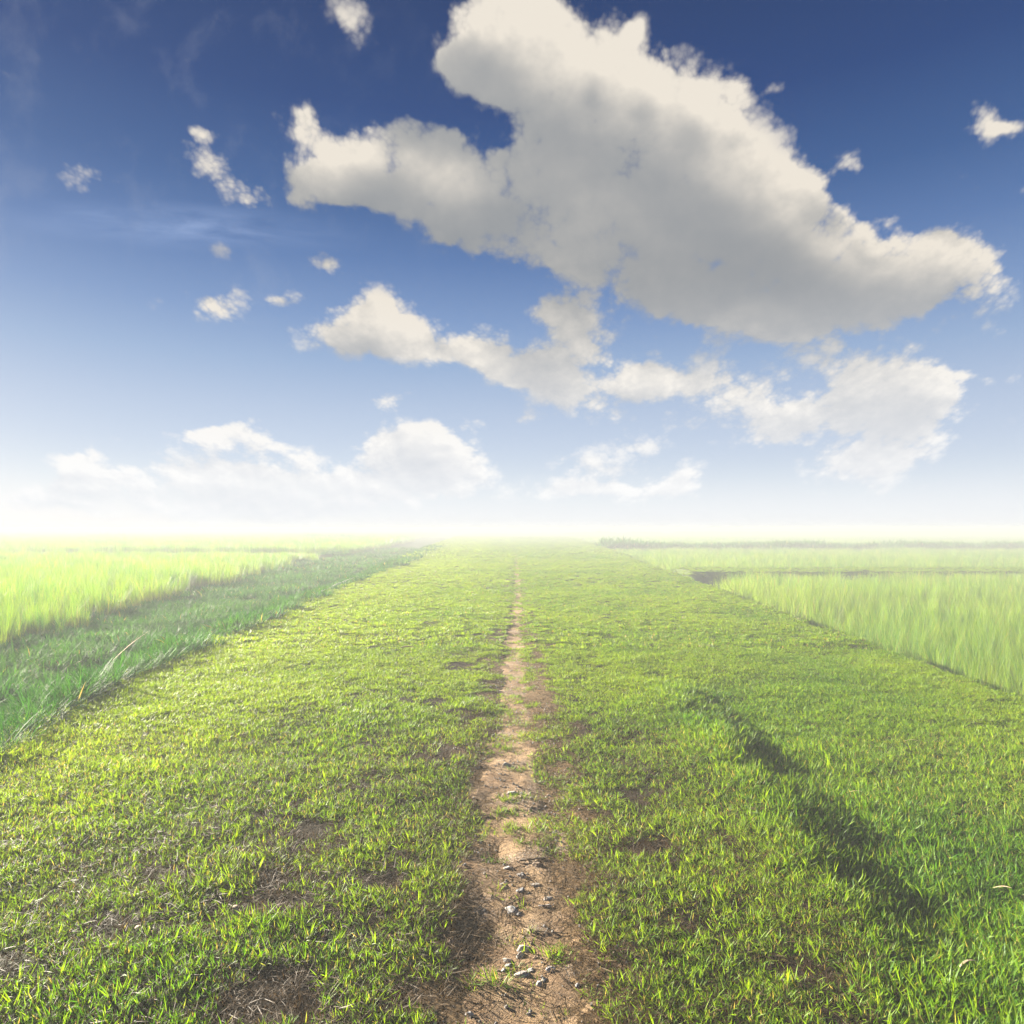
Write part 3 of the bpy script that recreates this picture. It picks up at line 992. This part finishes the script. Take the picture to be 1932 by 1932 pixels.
# ------------------------------------------------------------------ separate grass tufts on the path and by the ditch
TUFTS = [  # X, Y, radius, sprigs, blade length, tint, label
    (*crop(850, 280)[:2], .085, 26, (.03, .06), .62, "wide low tuft across the path, behind the low tuft left of centre"),
    (*crop(800, 372)[:2], .075, 24, (.03, .06), .55, "low tuft left of centre on the path, just in front of a wider one"),
    (*crop(940, 512)[:2], .10, 34, (.03, .065), .62, "broad yellow-green tuft right of centre on the path above the footprint hollow"),
    (*crop(930, 615)[:2], .05, 12, (.025, .05), .60, "thin tuft right under the broad yellow-green one"),
    (*crop(705, 728)[:2], .05, 12, (.03, .07), .35, "small dark green sprout at the left above the stony stretch of path"),
    (*crop(862, 1535)[:2], .022, 6, (.02, .045), .45, "tiny tuft between the stones of the lower path"),
    (*crop(668, 1645)[:2], .06, 16, (.035, .075), .55, "lowest tuft in the middle of the path with a long straw beside it"),
    (*crop(850, 80)[:2], .05, 12, (.025, .05), .6, "small pale tuft right of the farthest stone"),
    (*crop(1165, 1440)[:2], .06, 18, (.03, .06), .6, "brownish low tuft right of the craggy stones"),
    (*at(943, 1408), .09, 24, (.03, .065), .66, "row-like tuft lying across the path beyond the sandy bend"),
    (*at(995, 1362), .10, 26, (.03, .06), .66, "arched tuft to the right of the far sandy strip"),
]
for (X, Y, rad, ns, ln, tint, label) in TUFTS:
    b = Blades()
    for _ in range(ns):
        a, r = U(0, 6.283), math.sqrt(random.random())
        sprig(b, (rad * 1.5 * r * math.cos(a), rad * .7 * r * math.sin(a)), random.randint(5, 8), ln[0] * (1.15 - .4 * r), ln[1] * (1.15 - .4 * r), .0032, .0050, 1.2, .014, 3)
    o = b.build("grass_tuft", M_TURF)
    o.location = (X, Y, path_z(X, Y))
    o["tint"] = tint
    tag(o, label, "grass tuft", "grass tufts on the dirt path")
for (px, py, h, nb, tint, label) in ((186, 1300, .30, 7, .95, "upright sunlit tuft at the ditch edge, left of its twin"),
                                     (217, 1296, .30, 7, .95, "upright sunlit tuft at the ditch edge, right of its twin"),
                                     (143, 1332, .34, 9, .80, "leaning broad-leaved tuft on the rim of the shaded ditch"),
                                     (318, 1238, .26, 6, .9, "slim lone tuft standing between ditch and turf farther back")):
    X, Y = at(px, py)
    b = Blades()
    sprig(b, (0, 0), nb, h * .5, h, .008, .015, .7, .04, 5, (.1, .7))
    sprig(b, (0, 0), nb * 2, h * .2, h * .5, .005, .009, .9, .06, 4)
    o = b.build("grass_tuft", M_DITCH)
    o.location = (X, Y, path_z(X, Y))
    o["tint"] = tint
    tag(o, label, "grass tuft", "tall tufts along the ditch rim")


# ------------------------------------------------------------------ twigs, straws, leaves, pole
def stick(name, pts, r0, r1, mat, label, cat, wob=.15, seg=8, group=None):
    """Tapered rod through ground points, resting on the ground."""
    P = []
    n = 14
    for i in range(n + 1):
        t = i / n
        f = t * (len(pts) - 1)
        k = min(int(f), len(pts) - 2)
        P.append(Vector(pts[k]).lerp(Vector(pts[k + 1]), f - k))
    L = (P[-1] - P[0]).length
    for i, p in enumerate(P):
        q = mn.noise(Vector((i * .35, L * 9, r0 * 999)))
        p.x += q * L * .05 * wob / .15
        p.y += mn.noise(Vector((i * .35, L * 5 + 7, 3))) * L * .05 * wob / .15
    v, f = [], []
    org = P[0].copy()
    for i, p in enumerate(P):
        d = (P[min(i + 1, n)] - P[max(i - 1, 0)]).normalized()
        s = d.cross(Vector((0, 0, 1))).normalized()
        u = s.cross(d)
        r = r0 + (r1 - r0) * i / n
        r *= 1 + .18 * mn.noise(Vector((i * 1.1, r0 * 500, 1)))
        for k in range(seg):
            a = 2 * math.pi * k / seg
            v.append(tuple(p + (s * math.cos(a) + u * math.sin(a)) * r - org))
    for i in range(n):
        for k in range(seg):
            f.append((i * seg + k, i * seg + (k + 1) % seg, (i + 1) * seg + (k + 1) % seg, (i + 1) * seg + k))
    f += [tuple(range(seg))[::-1], tuple(n * seg + k for k in range(seg))]
    o = mesh_obj(name, v, f, mat)
    o.location = org
    return tag(o, label, cat, group)


def lie(X, Y, up=.0):
    return (X, Y, path_z(X, Y) + up)


c2 = lambda x, y, up: lie(*crop(x, y)[:2], up)
stick("twig", [c2(440, 470, .006), c2(545, 432, .009), c2(660, 392, .005)], .0050, .0026, M_TWIG, "dark twig pointing out of the left grass onto the path", "twig", group="twigs on the path")
stick("twig", [c2(870, 752, .006), c2(960, 740, .010), c2(1075, 722, .006)], .0034, .0050, M_TWIG, "dark twig lying across the path above the brown oblong stone", "twig", group="twigs on the path")
stick("twig", [c2(790, 1078, .006), c2(880, 1040, .012)], .0036, .0018, M_TWIG, "short curved twig just above the big slanting slate", "twig", group="twigs on the path")
stick("twig", [c2(950, 1268, .006), c2(1080, 1285, .009), c2(1230, 1292, .006)], .0024, .0016, M_TWIG, "thin long twig at the right above the craggy stones", "twig", group="twigs on the path")


def leaf(name, X, Y, length, width, az, mat, label, cat, lift=.012, curl=.5, pitch=.15, group=None):
    """Flat curled blade: a straw or a dead leaf with a midrib fold and thickness."""
    v, f = [], []
    n = 9
    for i in range(n + 1):
        t = i / n
        w = width * .5 * math.sin(math.pi * min(1, .12 + .88 * t) ** .8) + .0004
        zc = math.sin(t * math.pi) * length * .18 * curl + pitch * length * t
        for q, dz in ((-1, w * .5), (0, 0), (1, w * .5)):
            v.append((t * length - length / 2, q * w + .06 * length * math.sin(t * 3), zc + dz))
    for i in range(n):
        for k in range(2):
            a = i * 3 + k
            f.append((a, a + 1, a + 4, a + 3))
    o = mesh_obj(name, v, f, mat)
    md = o.modifiers.new("thickness", 'SOLIDIFY')
    md.thickness = .0008
    o.location = (X, Y, path_z(X, Y) + lift)
    o.rotation_euler = (random.uniform(-.2, .2), 0, az)
    return tag(o, label, cat, group)


G1 = "straws fallen on the grass and path"
leaf("straw", *crop(930, 1290)[:2], .055, .007, -1.0, M_LEAF, "pale split straw on the path above the craggy stones", "straw", group=G1)
leaf("straw", *crop(622, 1630)[:2], .060, .004, 2.0, M_LEAF, "straw leaning on the lowest path tuft", "straw", .012, .6, .4, group=G1)
leaf("straw", *at(1721, 1399), .10, .008, -.7, M_LEAF, "short dry straw on the sunny turf below the right rice field", "straw", .03, group=G1)
leaf("straw", *at(1891, 1646), .09, .008, -1.1, M_LEAF, "pale straw standing in the grass close to the right border", "straw", .03, .4, .5, group=G1)
leaf("straw", *at(1826, 1821), .075, .008, .25, M_LEAF, "tan straw in the deep green grass of the lower right corner", "straw", .04, group=G1)
leaf("straw", *at(1616, 1471), .08, .007, -.4, M_LEAF, "thin straw on the turf right of the long rut", "straw", .03, group=G1)
G2 = "dead leaves on the left turf"
leaf("dead_leaf", *at(444, 1731), .055, .020, 1.9, M_LEAF, "curled cream dead leaf among the left grass", "leaf", .022, 1.0, .2, group=G2)
leaf("dead_leaf", *at(261, 1764), .024, .014, .6, M_LEAF, "tiny whitish scrap of leaf in the left grass", "leaf", .022, group=G2)
leaf("dead_leaf", *at(770, 1229), .20, .07, .1, M_LEAF, "flat pale leaf on the turf left of the far path", "leaf", .03, .3, .02, group=G2)
X, Y = at(250, 1262, -.15)
leaf("dry_reed", X, Y, .44, .024, .75, M_LEAF, "dry pale reed leaf slanting out of the shaded ditch", "reed leaf", .16, .2, .75)
a, b_, c_ = at(598, 1125), at(640, 1106), at(690, 1087)
stick("pole", [lie(*a, .055), lie(*b_, .06), lie(*c_, .05)], .045, .034, M_POLE, "long pale grey pole lying along the left edge of the bank", "pole", .05, 10)

# ------------------------------------------------------------------ haze
def haze_box():
    x, y0, y1, z0, z1 = 1000, -120, 1100, -2.0, CAM_H + .16
    v = [(sx, sy, sz) for sz in (z0, z1) for sy in (y0, y1) for sx in (-x, x)]
    f = [(0, 2, 3, 1), (4, 5, 7, 6), (0, 1, 5, 4), (2, 6, 7, 3), (0, 4, 6, 2), (1, 3, 7, 5)]
    m, n, out = material("ground_mist")
    p = n.new('ShaderNodeVolumePrincipled')
    p.inputs['Color'].default_value = (.285, .305, .325, 1)
    p.inputs['Density'].default_value = FOG_DENSITY
    p.inputs['Anisotropy'].default_value = 0.03
    n.l.new(p.outputs[0], out.inputs['Volume'])
    o = mesh_obj("haze", v, f, m, smooth=False)
    return tag(o, "low white mist over the fields thickening to the horizon", "haze", kind='stuff')


haze_box()
